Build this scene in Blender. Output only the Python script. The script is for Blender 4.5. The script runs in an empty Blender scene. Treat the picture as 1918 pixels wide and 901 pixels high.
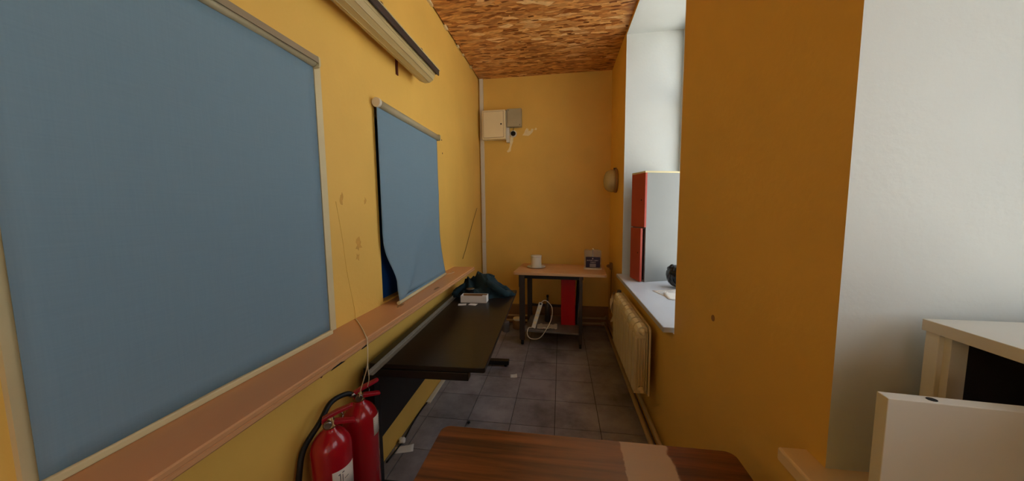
import bpy, bmesh, math, random
from mathutils import Matrix, Vector, noise as mnoise
random.seed(7)
SC = bpy.context.scene
C = SC.collection
PI = math.pi

# ------------------------------------------------------------------ camera
FPX, YAW, PITCH, ROLL, HC = 606.86, .1508, .0921, -.011, 1.45
cam = bpy.data.cameras.new('camera'); camo = bpy.data.objects.new('camera', cam); C.objects.link(camo)
cam.sensor_width = 36; cam.sensor_fit = 'HORIZONTAL'; cam.lens = 36 * FPX / 1918; cam.clip_start = .02
fw = Vector((-math.sin(YAW) * math.cos(PITCH), math.cos(YAW) * math.cos(PITCH), -math.sin(PITCH)))
rt = Vector((math.cos(YAW), math.sin(YAW), 0)); up = rt.cross(fw)
cr, sr = math.cos(ROLL), math.sin(ROLL)
rt, up = rt * cr + up * sr, up * cr - rt * sr
mw = Matrix((rt, up, -fw)).transposed().to_4x4(); mw.translation = (0, 0, HC)
camo.matrix_world = mw
SC.camera = camo

# ------------------------------------------------------------------ light
w = bpy.data.worlds.new('sky'); SC.world = w; w.use_nodes = True
bg = w.node_tree.nodes['Background']
bg.inputs[0].default_value = (.84, .93, 1.0, 1); bg.inputs[1].default_value = 5.0
SC.view_settings.view_transform = 'Standard'; SC.view_settings.look = 'None'
SC.view_settings.gamma = 1; SC.view_settings.exposure = -.90
sun = bpy.data.lights.new('sun', 'SUN'); sun.energy = 48; sun.angle = .01; sun.color = (1, .97, .92)
suno = bpy.data.objects.new('sun', sun); C.objects.link(suno)      # stands over the other side of the building, lights the yard
suno.rotation_euler = Vector((.50, .22, -.84)).to_track_quat('-Z', 'Y').to_euler()
XWN, XWF = 1.20, 1.10                         # planes of the outer windows, nearer and farther niche
for (XW, y0, y1, z0, z1) in ((XWN, -.68, .66, .90, 2.52), (XWF, 1.7456, 3.22, .83, 3.03), (XWN, -3.25, -1.73, .87, 3.03)):  # last one serves the window added behind the camera
    l = bpy.data.lights.new('window_portal', 'AREA'); l.shape = 'RECTANGLE'; l.size = z1 - z0; l.size_y = y1 - y0
    l.cycles.is_portal = True
    o = bpy.data.objects.new('window_portal', l); C.objects.link(o)
    o.location = (XW + .1, (y0 + y1) / 2, (z0 + z1) / 2); o.rotation_euler = (0, PI / 2, 0)

l = bpy.data.lights.new('window_portal', 'AREA'); l.shape = 'RECTANGLE'; l.size = 1.04; l.size_y = 1.6; l.cycles.is_portal = True  # portal of the added rear window
o = bpy.data.objects.new('window_portal', l); C.objects.link(o); o.location = (-.10, -4.36, 1.75); o.rotation_euler = (PI / 2, 0, 0)

# ------------------------------------------------------------------ materials
def lin(c):
    return tuple((v / 255 / 12.92) if v / 255 <= .04045 else ((v / 255 + .055) / 1.055) ** 2.4 for v in c)
MATS = {}
def nt(name):
    m = bpy.data.materials.new(name); m.use_nodes = True
    return m, m.node_tree.nodes, m.node_tree.links, m.node_tree.nodes['Principled BSDF']
def M(name, rgb, rough=.6, var=.06, scale=5, bump=0, bscale=60, metal=0, spec=.4, coat=0, stretch=None):
    if name in MATS: return MATS[name]
    m, N, L, P = nt(name); MATS[name] = m
    c = lin(rgb)
    tc = N.new('ShaderNodeTexCoord'); mp = N.new('ShaderNodeMapping'); L.new(tc.outputs['Object'], mp.inputs[0])
    if stretch: mp.inputs['Scale'].default_value = stretch
    n = N.new('ShaderNodeTexNoise'); n.inputs['Scale'].default_value = scale; n.inputs['Detail'].default_value = 5
    L.new(mp.outputs[0], n.inputs['Vector'])
    r = N.new('ShaderNodeValToRGB'); r.color_ramp.elements[0].position = .3; r.color_ramp.elements[1].position = .7
    r.color_ramp.elements[0].color = (*[v * (1 - var) for v in c], 1)
    r.color_ramp.elements[1].color = (*[min(1, v * (1 + var)) for v in c], 1)
    L.new(n.outputs['Fac'], r.inputs[0]); L.new(r.outputs[0], P.inputs['Base Color'])
    P.inputs['Roughness'].default_value = rough; P.inputs['Metallic'].default_value = metal
    P.inputs['Specular IOR Level'].default_value = spec; P.inputs['Coat Weight'].default_value = coat
    if bump:
        n2 = N.new('ShaderNodeTexNoise'); n2.inputs['Scale'].default_value = bscale; n2.inputs['Detail'].default_value = 4
        L.new(mp.outputs[0], n2.inputs['Vector'])
        b = N.new('ShaderNodeBump'); b.inputs['Strength'].default_value = bump; b.inputs['Distance'].default_value = .004
        L.new(n2.outputs['Fac'], b.inputs['Height']); L.new(b.outputs[0], P.inputs['Normal'])
    return m
YEL = M('yellow_wall_paint', (236, 190, 92), .55, .05, 2.2, .25, 45, spec=.35)
WHT = M('white_niche_plaster', (212, 215, 212), .75, .03, 3, .2, 50)
CREAM = M('cream_paint', (214, 198, 152), .5, .05, 8)
PLAST = M('white_plastic', (224, 216, 196), .4, .03, 8)
METW = M('white_enamel_metal', (242, 224, 178), .4, .03, 6)
CASS = M('taupe_blind_rail', (156, 140, 112), .45, .05, 8)
GREYB = M('grey_enamel_metal', (176, 164, 132), .5, .05, 9)
BLACK = M('black_laminate', (30, 26, 23), .34, .25, 14, .1, 70, spec=.35)
BLKM = M('black_steel', (20, 19, 19), .4, .1, 10)
BLKR = M('black_rubber', (14, 14, 15), .55, .1, 10)
RED = M('red_enamel', (176, 14, 32), .22, .04, 6, spec=.5, coat=.4)
REDM = M('red_lever', (170, 22, 40), .3, .05, 6)
BRASS = M('worn_brass', (150, 120, 80), .35, .1, 20, metal=1)
STEEL = M('galvanised_steel', (158, 152, 138), .4, .12, 40, metal=.35)
CHROME = M('dull_metal', (150, 145, 140), .3, .05, 20, metal=1)
TAN = M('tan_painted_board', (214, 158, 108), .45, .05, 3, .1, 30, stretch=(1, .2, 1))
BROWN = M('brown_skirting', (150, 110, 66), .6, .08, 4)
PAPER = M('white_paper', (228, 222, 214), .8, .03, 20)
CARD = M('box_cardboard', (206, 190, 168), .8, .05, 20)
GREYSH = M('grey_shelf_board', (120, 112, 108), .6, .15, 9)
DARKSTEEL = M('dark_grey_steel', (62, 52, 46), .45, .12, 12)
SILLW = M('white_sill_laminate', (198, 200, 206), .35, .04, 5, stretch=(2, .6, 1))
SILLC = M('cream_sill_board', (232, 206, 166), .45, .04, 5)
PINKRED = M('coral_red_door', (178, 68, 50), .5, .06, 6)
LAMIN = M('pale_grey_laminate', (142, 142, 138), .5, .02, 5)
CABG = M('grey_white_chipboard', (216, 213, 204), .5, .03, 8)
DARKL = M('dark_inner_board', (40, 36, 34), .6, .1, 8)
DARKH = M('dark_hole', (22, 18, 16), .8, .1, 10)
TEAL = M('teal_cloth', (23, 48, 55), .85, .25, 20, .3, 180)
BLUEB = M('blue_board', (30, 92, 176), .5, .08, 4)
REDF = M('red_plastic_folder', (206, 16, 20), .4, .06, 5)
RADM = M('cream_radiator_enamel', (224, 206, 158), .4, .04, 6)
PIPE = M('cream_pipe_paint', (196, 170, 128), .45, .1, 6)
TAPE = M('pale_plaster', (252, 228, 174), .8, .08, 20)
STAIN = M('brown_smudge', (214, 160, 70), .7, .1, 30)
NAVY = M('navy_label', (40, 30, 62), .5, .08, 10)
PRINT = M('pale_print', (206, 200, 206), .6, .04, 20)
GREYP = M('grey_print', (150, 144, 146), .6, .04, 20)
INK = M('dark_ink', (50, 50, 70), .6, .05, 20)
MAROON = M('maroon_bracket', (84, 26, 22), .5, .1, 10)
FOAM = M('dried_foam', (222, 200, 150), .9, .1, 30)
STRAW = M('straw_cord', (222, 204, 164), .8, .05, 20)
GROUT = M('dark_grout', (58, 52, 52), .9, .15, 20)
ASPH = M('paving_outside', (186, 184, 178), .9, .1, 2)
BLKBAG = M('black_glossy_film', (12, 12, 13), .25, .1, 10, .4, 18, spec=.5)

def tile_mat():
    m, N, L, P = nt('grey_floor_tile')
    tc = N.new('ShaderNodeTexCoord'); oi = N.new('ShaderNodeObjectInfo')
    add = N.new('ShaderNodeVectorMath'); add.operation = 'ADD'
    L.new(tc.outputs['Object'], add.inputs[0]); L.new(oi.outputs['Location'], add.inputs[1])
    n = N.new('ShaderNodeTexNoise'); n.inputs['Scale'].default_value = 2.6; n.inputs['Detail'].default_value = 7; n.inputs['Roughness'].default_value = .65
    L.new(add.outputs[0], n.inputs['Vector'])
    r = N.new('ShaderNodeValToRGB'); r.color_ramp.elements[0].position = .32; r.color_ramp.elements[1].position = .62
    r.color_ramp.elements[0].color = (*lin((108, 100, 102)), 1); r.color_ramp.elements[1].color = (*lin((164, 158, 162)), 1)
    L.new(n.outputs['Fac'], r.inputs[0])
    mx = N.new('ShaderNodeMix'); mx.data_type = 'RGBA'; mx.blend_type = 'MULTIPLY'; mx.inputs[0].default_value = 1
    r2 = N.new('ShaderNodeMapRange'); r2.inputs[3].default_value = .88; r2.inputs[4].default_value = 1.06
    L.new(oi.outputs['Random'], r2.inputs[0]); L.new(r.outputs[0], mx.inputs[6]); L.new(r2.outputs[0], mx.inputs[7])
    L.new(mx.outputs[2], P.inputs['Base Color']); P.inputs['Roughness'].default_value = .5
    return m
TILE = tile_mat()

def osb_mat():
    m, N, L, P = nt('oriented_strand_board')
    tc = N.new('ShaderNodeTexCoord')
    nz = N.new('ShaderNodeTexNoise'); nz.inputs['Scale'].default_value = 7; nz.inputs['Detail'].default_value = 3
    L.new(tc.outputs['Object'], nz.inputs['Vector'])
    sub = N.new('ShaderNodeVectorMath'); sub.operation = 'MULTIPLY_ADD'
    sub.inputs[1].default_value = (.05, .04, 0)
    L.new(nz.outputs['Color'], sub.inputs[0]); L.new(tc.outputs['Object'], sub.inputs[2])
    prev = None
    for k, (ang, sx, sy, dark, light, thr) in enumerate((
            (.15, 14, 46, (168, 98, 40), (226, 156, 84), 0), (-.28, 9, 34, (182, 110, 48), (238, 176, 102), .45),
            (.50, 10, 40, (150, 84, 34), (244, 186, 112), .62), (-.75, 12, 44, (140, 76, 28), (232, 166, 92), .74),
            (.05, 7, 26, (196, 126, 62), (250, 204, 140), .82), (1.1, 16, 60, (116, 60, 20), (150, 84, 34), .91))):
        mp = N.new('ShaderNodeMapping'); mp.inputs['Rotation'].default_value = (0, 0, ang); mp.inputs['Scale'].default_value = (sx, sy, 1)
        mp.inputs['Location'].default_value = (k * 3.7 + .31, k * 1.3, 0)
        L.new(sub.outputs[0], mp.inputs[0])
        v = N.new('ShaderNodeTexVoronoi'); v.voronoi_dimensions = '2D'; v.inputs['Scale'].default_value = 1
        L.new(mp.outputs[0], v.inputs['Vector'])
        sp = N.new('ShaderNodeSeparateColor'); L.new(v.outputs['Color'], sp.inputs[0])
        r = N.new('ShaderNodeValToRGB'); r.color_ramp.elements[0].color = (*lin(dark), 1); r.color_ramp.elements[1].color = (*lin(light), 1)
        L.new(sp.outputs[0], r.inputs[0])
        if prev is None: prev = r.outputs[0]
        else:
            gt = N.new('ShaderNodeMath'); gt.operation = 'GREATER_THAN'; gt.inputs[1].default_value = thr
            L.new(sp.outputs[1], gt.inputs[0])
            mx = N.new('ShaderNodeMix'); mx.data_type = 'RGBA'
            L.new(gt.outputs[0], mx.inputs[0]); L.new(prev, mx.inputs[6]); L.new(r.outputs[0], mx.inputs[7]); prev = mx.outputs[2]
    fine = N.new('ShaderNodeTexNoise'); fine.inputs['Scale'].default_value = 30; fine.inputs['Detail'].default_value = 8
    mpf = N.new('ShaderNodeMapping'); mpf.inputs['Scale'].default_value = (.7, 3, 1); mpf.inputs['Rotation'].default_value = (0, 0, .1)
    L.new(tc.outputs['Object'], mpf.inputs[0]); L.new(mpf.outputs[0], fine.inputs['Vector'])
    rr = N.new('ShaderNodeMapRange'); rr.inputs[1].default_value = .3; rr.inputs[2].default_value = .7; rr.inputs[3].default_value = .72; rr.inputs[4].default_value = 1.18
    L.new(fine.outputs['Fac'], rr.inputs[0])
    mx = N.new('ShaderNodeMix'); mx.data_type = 'RGBA'; mx.blend_type = 'MULTIPLY'; mx.inputs[0].default_value = 1
    L.new(prev, mx.inputs[6]); L.new(rr.outputs[0], mx.inputs[7])
    L.new(mx.outputs[2], P.inputs['Base Color']); P.inputs['Roughness'].default_value = .5
    b = N.new('ShaderNodeBump'); b.inputs['Strength'].default_value = .35; b.inputs['Distance'].default_value = .003
    L.new(fine.outputs['Fac'], b.inputs['Height']); L.new(b.outputs[0], P.inputs['Normal'])
    return m
OSB = osb_mat()

def wood_mat(name, dark, light, gscale=(1.2, 16, 16), rough=.35, patch=None, coat=0, warp=.35):
    m, N, L, P = nt(name)
    tc = N.new('ShaderNodeTexCoord')
    mp = N.new('ShaderNodeMapping'); mp.inputs['Scale'].default_value = gscale; L.new(tc.outputs['Object'], mp.inputs[0])
    n = N.new('ShaderNodeTexNoise'); n.inputs['Scale'].default_value = 1.6; n.inputs['Detail'].default_value = 9; n.inputs['Roughness'].default_value = .62; n.inputs['Distortion'].default_value = warp
    L.new(mp.outputs[0], n.inputs['Vector'])
    r = N.new('ShaderNodeValToRGB'); r.color_ramp.elements[0].position = .34; r.color_ramp.elements[1].position = .66
    r.color_ramp.elements[0].color = (*lin(dark), 1); r.color_ramp.elements[1].color = (*lin(light), 1)
    L.new(n.outputs['Fac'], r.inputs[0]); col = r.outputs[0]
    if patch:                                   # worn-through varnish, its own shape on the top
        x0, x1, y1, pc = patch
        sx = N.new('ShaderNodeSeparateXYZ'); 
        nz = N.new('ShaderNodeTexNoise'); nz.inputs['Scale'].default_value = 26; nz.inputs['Detail'].default_value = 4; L.new(tc.outputs['Object'], nz.inputs['Vector'])
        ma = N.new('ShaderNodeVectorMath'); ma.operation = 'MULTIPLY_ADD'; ma.inputs[1].default_value = (.03, .03, 0)
        L.new(nz.outputs['Color'], ma.inputs[0]); L.new(tc.outputs['Object'], ma.inputs[2]); L.new(ma.outputs[0], sx.inputs[0])
        def edge(sock, a, b):
            q = N.new('ShaderNodeMapRange'); q.interpolation_type = 'SMOOTHSTEP'; q.inputs[1].default_value = a; q.inputs[2].default_value = b
            L.new(sock, q.inputs[0]); return q.outputs[0]
        def mul(p, q):
            k = N.new('ShaderNodeMath'); k.operation = 'MULTIPLY'; L.new(p, k.inputs[0]); L.new(q, k.inputs[1]); return k.outputs[0]
        f = mul(mul(edge(sx.outputs[0], x0 - .004, x0 + .004), edge(sx.outputs[0], x1 + .004, x1 - .004)), edge(sx.outputs[1], y1 - .006, y1 + .006))
        # a broad half-worn zone left of it
        g = mul(edge(sx.outputs[0], x0 - .42, x0 - .05), edge(sx.outputs[0], x1 + .01, x1 - .01))
        gm = N.new('ShaderNodeMath'); gm.operation = 'MULTIPLY'; gm.inputs[1].default_value = .28; L.new(g, gm.inputs[0])
        mxa = N.new('ShaderNodeMath'); mxa.operation = 'MAXIMUM'; 
        k = N.new('ShaderNodeMath'); k.operation = 'MULTIPLY'; k.inputs[1].default_value = .85; L.new(f, k.inputs[0])
        L.new(k.outputs[0], mxa.inputs[0]); L.new(gm.outputs[0], mxa.inputs[1])
        mx = N.new('ShaderNodeMix'); mx.data_type = 'RGBA'; mx.inputs[7].default_value = (*lin(pc), 1)
        L.new(mxa.outputs[0], mx.inputs[0]); L.new(col, mx.inputs[6]); col = mx.outputs[2]
    L.new(col, P.inputs['Base Color']); P.inputs['Roughness'].default_value = rough; P.inputs['Coat Weight'].default_value = coat
    P.inputs['Specular IOR Level'].default_value = .35
    b = N.new('ShaderNodeBump'); b.inputs['Strength'].default_value = .15; b.inputs['Distance'].default_value = .002
    L.new(n.outputs['Fac'], b.inputs['Height']); L.new(b.outputs[0], P.inputs['Normal'])
    return m
OAK = wood_mat('varnished_oak', (72, 38, 15), (138, 80, 36), (1.3, 24, 24), .42, (.135, .275, -.5, (208, 182, 152)))
PLY = wood_mat('pale_beech_laminate', (206, 154, 106), (222, 176, 128), (1, 12, 12), .45)

def fabric_mat():
    m, N, L, P = nt('blue_blind_fabric')
    tc = N.new('ShaderNodeTexCoord')
    outs = []
    for s in ((1, 260, 8), (1, 8, 260)):
        mp = N.new('ShaderNodeMapping'); mp.inputs['Scale'].default_value = s; L.new(tc.outputs['Object'], mp.inputs[0])
        n = N.new('ShaderNodeTexNoise'); n.inputs['Scale'].default_value = 1; n.inputs['Detail'].default_value = 2; L.new(mp.outputs[0], n.inputs['Vector']); outs.append(n.outputs['Fac'])
    a = N.new('ShaderNodeMath'); a.operation = 'ADD'; L.new(outs[0], a.inputs[0]); L.new(outs[1], a.inputs[1])
    r = N.new('ShaderNodeMapRange'); r.inputs[1].default_value = .6; r.inputs[2].default_value = 1.4; L.new(a.outputs[0], r.inputs[0])
    cr_ = N.new('ShaderNodeValToRGB'); cr_.color_ramp.elements[0].color = (*lin((119, 146, 162)), 1); cr_.color_ramp.elements[1].color = (*lin((124, 151, 167)), 1)
    L.new(r.outputs[0], cr_.inputs[0]); L.new(cr_.outputs[0], P.inputs['Base Color']); P.inputs['Roughness'].default_value = .8
    P.inputs['Specular IOR Level'].default_value = .2
    return m
FABRIC = fabric_mat()

def glassy(name, rgb, alpha, rough=.1):
    m, N, L, P = nt(name)
    n = N.new('ShaderNodeTexNoise'); n.inputs['Scale'].default_value = 12
    r = N.new('ShaderNodeMapRange'); r.inputs[3].default_value = alpha * .85; r.inputs[4].default_value = min(1, alpha * 1.15)
    L.new(n.outputs['Fac'], r.inputs[0]); L.new(r.outputs[0], P.inputs['Alpha'])
    P.inputs['Base Color'].default_value = (*lin(rgb), 1); P.inputs['Roughness'].default_value = rough
    return m
PANE = glassy('window_glass', (225, 235, 235), .06, .05)
CLEAR = glassy('clear_plastic', (214, 206, 190), .28, .12)
SMOKE = glassy('smoky_plastic', (70, 66, 66), .6, .15)
OPAL = glassy('opal_glass', (196, 176, 124), .94, .25)
DIFF = glassy('yellowed_diffuser', (206, 182, 128), .93, .3)
BAGF = glassy('thin_white_film', (226, 210, 186), .75, .35)

# ------------------------------------------------------------------ mesh helpers
def bx(bm, x0, x1, y0, y1, z0, z1, mi=0):
    v = [bm.verts.new(p) for p in ((x0,y0,z0),(x1,y0,z0),(x1,y1,z0),(x0,y1,z0),(x0,y0,z1),(x1,y0,z1),(x1,y1,z1),(x0,y1,z1))]
    for f in ((0,3,2,1),(4,5,6,7),(0,1,5,4),(1,2,6,5),(2,3,7,6),(3,0,4,7)):
        q = bm.faces.new([v[i] for i in f]); q.material_index = mi
    return v
def box(*a):
    bm = bmesh.new(); bx(bm, *a); return bm
def frame_of(d):
    d = d.normalized(); u = Vector((0, 0, 1)) if abs(d.z) < .9 else Vector((1, 0, 0))
    s = d.cross(u).normalized(); return s, s.cross(d)
def tube_bm(bm, pts, r, n=8, closed_ends=True, radii=None):
    pts = [Vector(p) for p in pts]; rings = []
    ps = None
    for i, p in enumerate(pts):
        d = (pts[min(i + 1, len(pts) - 1)] - pts[max(i - 1, 0)])
        if d.length < 1e-9: d = Vector((0, 0, 1))
        s, t = frame_of(d)
        if ps is not None:
            s2 = (ps - d.normalized() * ps.dot(d.normalized()))
            if s2.length > 1e-6: s = s2.normalized(); t = s.cross(d.normalized())
        ps = s
        rr = radii[i] if radii else r
        rings.append([bm.verts.new(p + (s * math.cos(2 * PI * k / n) + t * math.sin(2 * PI * k / n)) * rr) for k in range(n)])
    for A, B in zip(rings, rings[1:]):
        for k in range(n):
            f = bm.faces.new((A[k], A[(k + 1) % n], B[(k + 1) % n], B[k])); f.smooth = True
    if closed_ends:
        bm.faces.new(rings[0][::-1]); bm.faces.new(rings[-1])
def tube(pts, r, n=8, radii=None):
    bm = bmesh.new(); tube_bm(bm, pts, r, n, radii=radii); bmesh.ops.recalc_face_normals(bm, faces=bm.faces); return bm
def spline(pts, k=6):
    P = [Vector(p) for p in pts]; P = [P[0] * 2 - P[1]] + P + [P[-1] * 2 - P[-2]]; out = []
    for i in range(1, len(P) - 2):
        for j in range(k):
            t = j / k; a, b, c, d = P[i - 1], P[i], P[i + 1], P[i + 2]
            out.append(.5 * ((2 * b) + (c - a) * t + (2 * a - 5 * b + 4 * c - d) * t * t + (3 * b - a - 3 * c + d) * t ** 3))
    out.append(P[-2]); return out
def lathe(prof, n=28, cx=0, cy=0, axis='z'):
    bm = bmesh.new(); rings = []
    for r, z in prof:
        ring = []
        for k in range(n):
            a = 2 * PI * k / n; p = (r * math.cos(a), r * math.sin(a), z)
            if axis == 'x': p = (z, p[0], p[1])
            if axis == 'y': p = (p[0], z, p[1])
            ring.append(bm.verts.new((p[0] + cx, p[1] + cy, p[2])))
        rings.append(ring)
    for A, B in zip(rings, rings[1:]):
        for k in range(n):
            f = bm.faces.new((A[k], A[(k + 1) % n], B[(k + 1) % n], B[k])); f.smooth = True
    bm.faces.new(rings[0][::-1]); bm.faces.new(rings[-1])
    bmesh.ops.remove_doubles(bm, verts=bm.verts, dist=1e-6)
    bmesh.ops.recalc_face_normals(bm, faces=bm.faces); return bm
def prism(poly, a0, a1, axis='z'):
    """extrude a 2D outline between a0 and a1 along an axis; outline in the two other axes (xy / xz / yz)"""
    bm = bmesh.new()
    def P(u, v, t): return {'z': (u, v, t), 'y': (u, t, v), 'x': (t, u, v)}[axis]
    A = [bm.verts.new(P(u, v, a0)) for u, v in poly]; B = [bm.verts.new(P(u, v, a1)) for u, v in poly]
    bm.faces.new(A[::-1]); bm.faces.new(B)
    n = len(poly)
    for i in range(n): bm.faces.new((A[i], A[(i + 1) % n], B[(i + 1) % n], B[i]))
    bmesh.ops.recalc_face_normals(bm, faces=bm.faces); return bm
def rrect(x0, x1, y0, y1, r, n=5):
    o = []
    for cx, cy, a0 in ((x1 - r, y1 - r, 0), (x0 + r, y1 - r, PI / 2), (x0 + r, y0 + r, PI), (x1 - r, y0 + r, 1.5 * PI)):
        for k in range(n + 1):
            a = a0 + PI / 2 * k / n; o.append((cx + r * math.cos(a), cy + r * math.sin(a)))
    return o
def obj(name, bm, mat, parent=None, bevel=0, seg=2, loc=None, rot=None, smooth=False):
    me = bpy.data.meshes.new(name)
    if smooth:
        for f in bm.faces: f.smooth = True
    bm.to_mesh(me); bm.free()
    for m_ in (mat if isinstance(mat, (list, tuple)) else [mat]): me.materials.append(m_)
    o = bpy.data.objects.new(name, me); C.objects.link(o)
    if parent: o.parent = parent
    if loc: o.location = loc
    if rot: o.rotation_euler = rot
    if bevel:
        b = o.modifiers.new('bevel', 'BEVEL'); b.width = bevel; b.segments = seg; b.limit_method = 'ANGLE'; b.angle_limit = .7
    return o
def tag(o, label, cat, group=None, kind=None):
    o['label'] = label; o['category'] = cat
    if group: o['group'] = group
    if kind: o['kind'] = kind
    return o
def thing(name, label, cat, loc=(0, 0, 0), rotz=0, group=None, kind=None):
    o = bpy.data.objects.new(name, None); C.objects.link(o); o.empty_display_size = .05
    o.location = loc; o.rotation_euler = (0, 0, rotz)
    return tag(o, label, cat, group, kind)
def inst(name, me, parent, loc=(0, 0, 0), rot=None):
    o = bpy.data.objects.new(name, me); C.objects.link(o); o.parent = parent; o.location = loc
    if rot: o.rotation_euler = rot
    return o
def blob(u, v, ru, rv, seed, n=16, rough=.35):
    rnd = random.Random(seed); o = []
    for k in range(n):
        a = 2 * PI * k / n; s = 1 + rough * (rnd.random() - .5) * 2
        o.append((u + ru * s * math.cos(a), v + rv * s * math.sin(a)))
    return o

# ------------------------------------------------------------------ the setting
A, B, ZC, YB, YR = -1.0173, .5847, 3.065, 4.063, -4.2
NI = [(-.75, .7694, .87), (1.7456, 3.22, .827), (-3.25, -1.73, .87)]      # two deep window niches, third added for light: y0, y1, top of their sill
ZN = 3.03

fl = obj('floor', box(A - .15, 1.34, YR - .1, YB + .1, -.12, -.006), GROUT)
tag(fl, 'floor of large square grey tiles with dark joints', 'floor', kind='structure')
TX, TY = .30, .3075
tm = None
ix0 = math.floor((A + .0392) / TX); 
for i in range(ix0, math.ceil((B + .0392) / TX)):
    for j in range(-21, 7):
        x0, x1 = max(-.0392 + i * TX, A), min(-.0392 + (i + 1) * TX, B)
        y0, y1 = max(2.061 + j * TY, YR), min(2.061 + (j + 1) * TY, YB)
        if x1 - x0 < .02 or y1 - y0 < .02: continue
        full = abs(x1 - x0 - TX) < 1e-4 and abs(y1 - y0 - TY) < 1e-4
        if full and tm: inst('tile', tm, fl, (x0, y0, 0))
        else:
            o = obj('tile', box(.0024, x1 - x0 - .0024, .0024, y1 - y0 - .0024, -.008, 0), TILE, fl, loc=(x0, y0, 0))
            if full: tm = o.data

wl = bmesh.new()
W1, W2 = (.452, 1.258, .945, 2.03), (1.703, 2.572, .93, 2.03)   # openings in the left wall
ys = [YR - .1, W1[0], W1[1], W2[0], W2[1], YB + .1]
for k in range(5):
    if k in (1, 3):
        W_ = W1 if k == 1 else W2
        bx(wl, A - .15, A, ys[k], ys[k + 1], 0, W_[2]); bx(wl, A - .15, A, ys[k], ys[k + 1], W_[3], ZC + .03)
    else: bx(wl, A - .15, A, ys[k], ys[k + 1], 0, ZC + .03)
wall_left = tag(obj('wall_left', wl, YEL), 'long yellow wall with two windows behind blue blinds', 'wall', kind='structure')
wall_back = tag(obj('wall_back', box(A - .15, 1.34, YB, YB + .15, 0, ZC + .03), YEL), 'narrow yellow end wall above the folding work table', 'wall', kind='structure')
RW = (-.62, .42, .95, 2.55)  # opening for the unseen rear window, added to balance the light
rw = bmesh.new()
bx(rw, A - .15, RW[0], YR - .15, YR, 0, ZC + .03); bx(rw, RW[1], 1.34, YR - .15, YR, 0, ZC + .03)
bx(rw, RW[0], RW[1], YR - .15, YR, 0, RW[2]); bx(rw, RW[0], RW[1], YR - .15, YR, RW[3], ZC + .03)
tag(obj('wall_rear', rw, YEL), 'yellow wall behind the camera', 'wall', kind='structure')
wr = bmesh.new()
def wbox(y0, y1, z0, z1):
    n0 = len(wr.faces); bx(wr, B, 1.32, y0, y1, z0, z1); wr.faces.ensure_lookup_table()
    for f in wr.faces[n0:]:
        f.normal_update(); f.material_index = 0 if abs(f.normal.x) > .5 else 1
wbox(YR, NI[2][0], 0, ZC + .03); wbox(NI[2][1], NI[0][0], 0, ZC + .03); wbox(NI[0][1], NI[1][0], 0, ZC + .03); wbox(NI[1][1], YB, 0, ZC + .03)
for q in ((-.75, -.68, .80, ZN), (.66, .7694, .80, ZN), (-.68, .66, .80, .90), (-.68, .66, 2.52, ZN)):   # unseen infill added to narrow the nearer window and dim its light
    bx(wr, XWN - .02, 1.32, q[0], q[1], q[2], q[3], 1)
for y0, y1, zs in NI: wbox(y0, y1, 0, zs - .03); wbox(y0, y1, ZN, ZC + .03)
wall_right = tag(obj('wall_right', wr, [YEL, WHT]), 'thick yellow wall with two deep white window niches', 'wall', kind='structure')

ce = obj('ceiling', box(A - .15, 1.34, YR - .15, YB + .15, ZC + .0125, ZC + .14), GROUT)
tag(ce, 'ceiling clad in orange brown strand board', 'ceiling', kind='structure')
for (y0, y1) in ((YR, -3.35), (-3.347, -.95), (-.947, 1.60), (1.603, 2.80), (2.803, YB)):
    obj('strand_board_panel', box(A + .012, B, y0, y1, ZC, ZC + .012), OSB, ce)
for k, (y, l) in enumerate(((2.53, .10), (2.89, .08), (3.23, .05), (3.40, .03), (3.68, .06), (2.2, .07))):
    bm = prism(blob(0, 0, l / 2, .011, 40 + k, 12, .4), -.012, .012, 'x')
    obj('foam_filler', bm, FOAM, ce, .004, loc=(A + .010, y, ZC - .006))

# skirting on end wall
tag(obj('baseboard_back', prism([(YB, 0), (YB - .012, 0), (YB - .012, .235), (YB - .004, .248), (YB, .248)], A, B, 'x'), BROWN), 'tall brown painted skirting along the end wall', 'baseboard', kind='structure')

# left windows: casing, recessed blue board
def left_window(name, W_, label, sides):
    root = thing(name, label, 'window', (A, W_[0], W_[2]), 0, kind='structure')
    wy, wz = W_[1] - W_[0], W_[3] - W_[2]
    obj('pane', box(-.06, -.045, 0, wy, 0, wz), BLUEB, root)
    for y in (.0, wy / 2 - .02, wy - .04): obj('window_frame', box(-.045, -.03, y, y + .04, .04, wz - .04), CREAM, root) if y != .0 else None
    obj('window_frame', box(-.045, -.03, .0, wy, wz - .04, wz), CREAM, root)
    for s in sides:
        if s == 'l': obj('casing', prism([(-.0, -.030), (.010, -.028), (.012, .004), (0, .006)], -.03, wz + .04, 'z'), CREAM, root)
        if s == 'r': obj('casing', prism([(-.0, wy - .004), (.010, wy - .002), (.012, wy + .032), (0, wy + .036)], -.02, wz + .04, 'z'), CREAM, root)
        if s == 'n': obj('casing', prism([(-.0, wy - .002), (.012, wy), (.012, wy + .012), (0, wy + .014)], -.01, wz + .02, 'z'), CREAM, root)
    return root
left_window('window_1', W1, 'large window in the left wall with cream casing, covered by a blue blind', 'lr')
left_window('window_2', W2, 'narrower window in the left wall, its blue board showing beside the blind', 'n')

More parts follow.
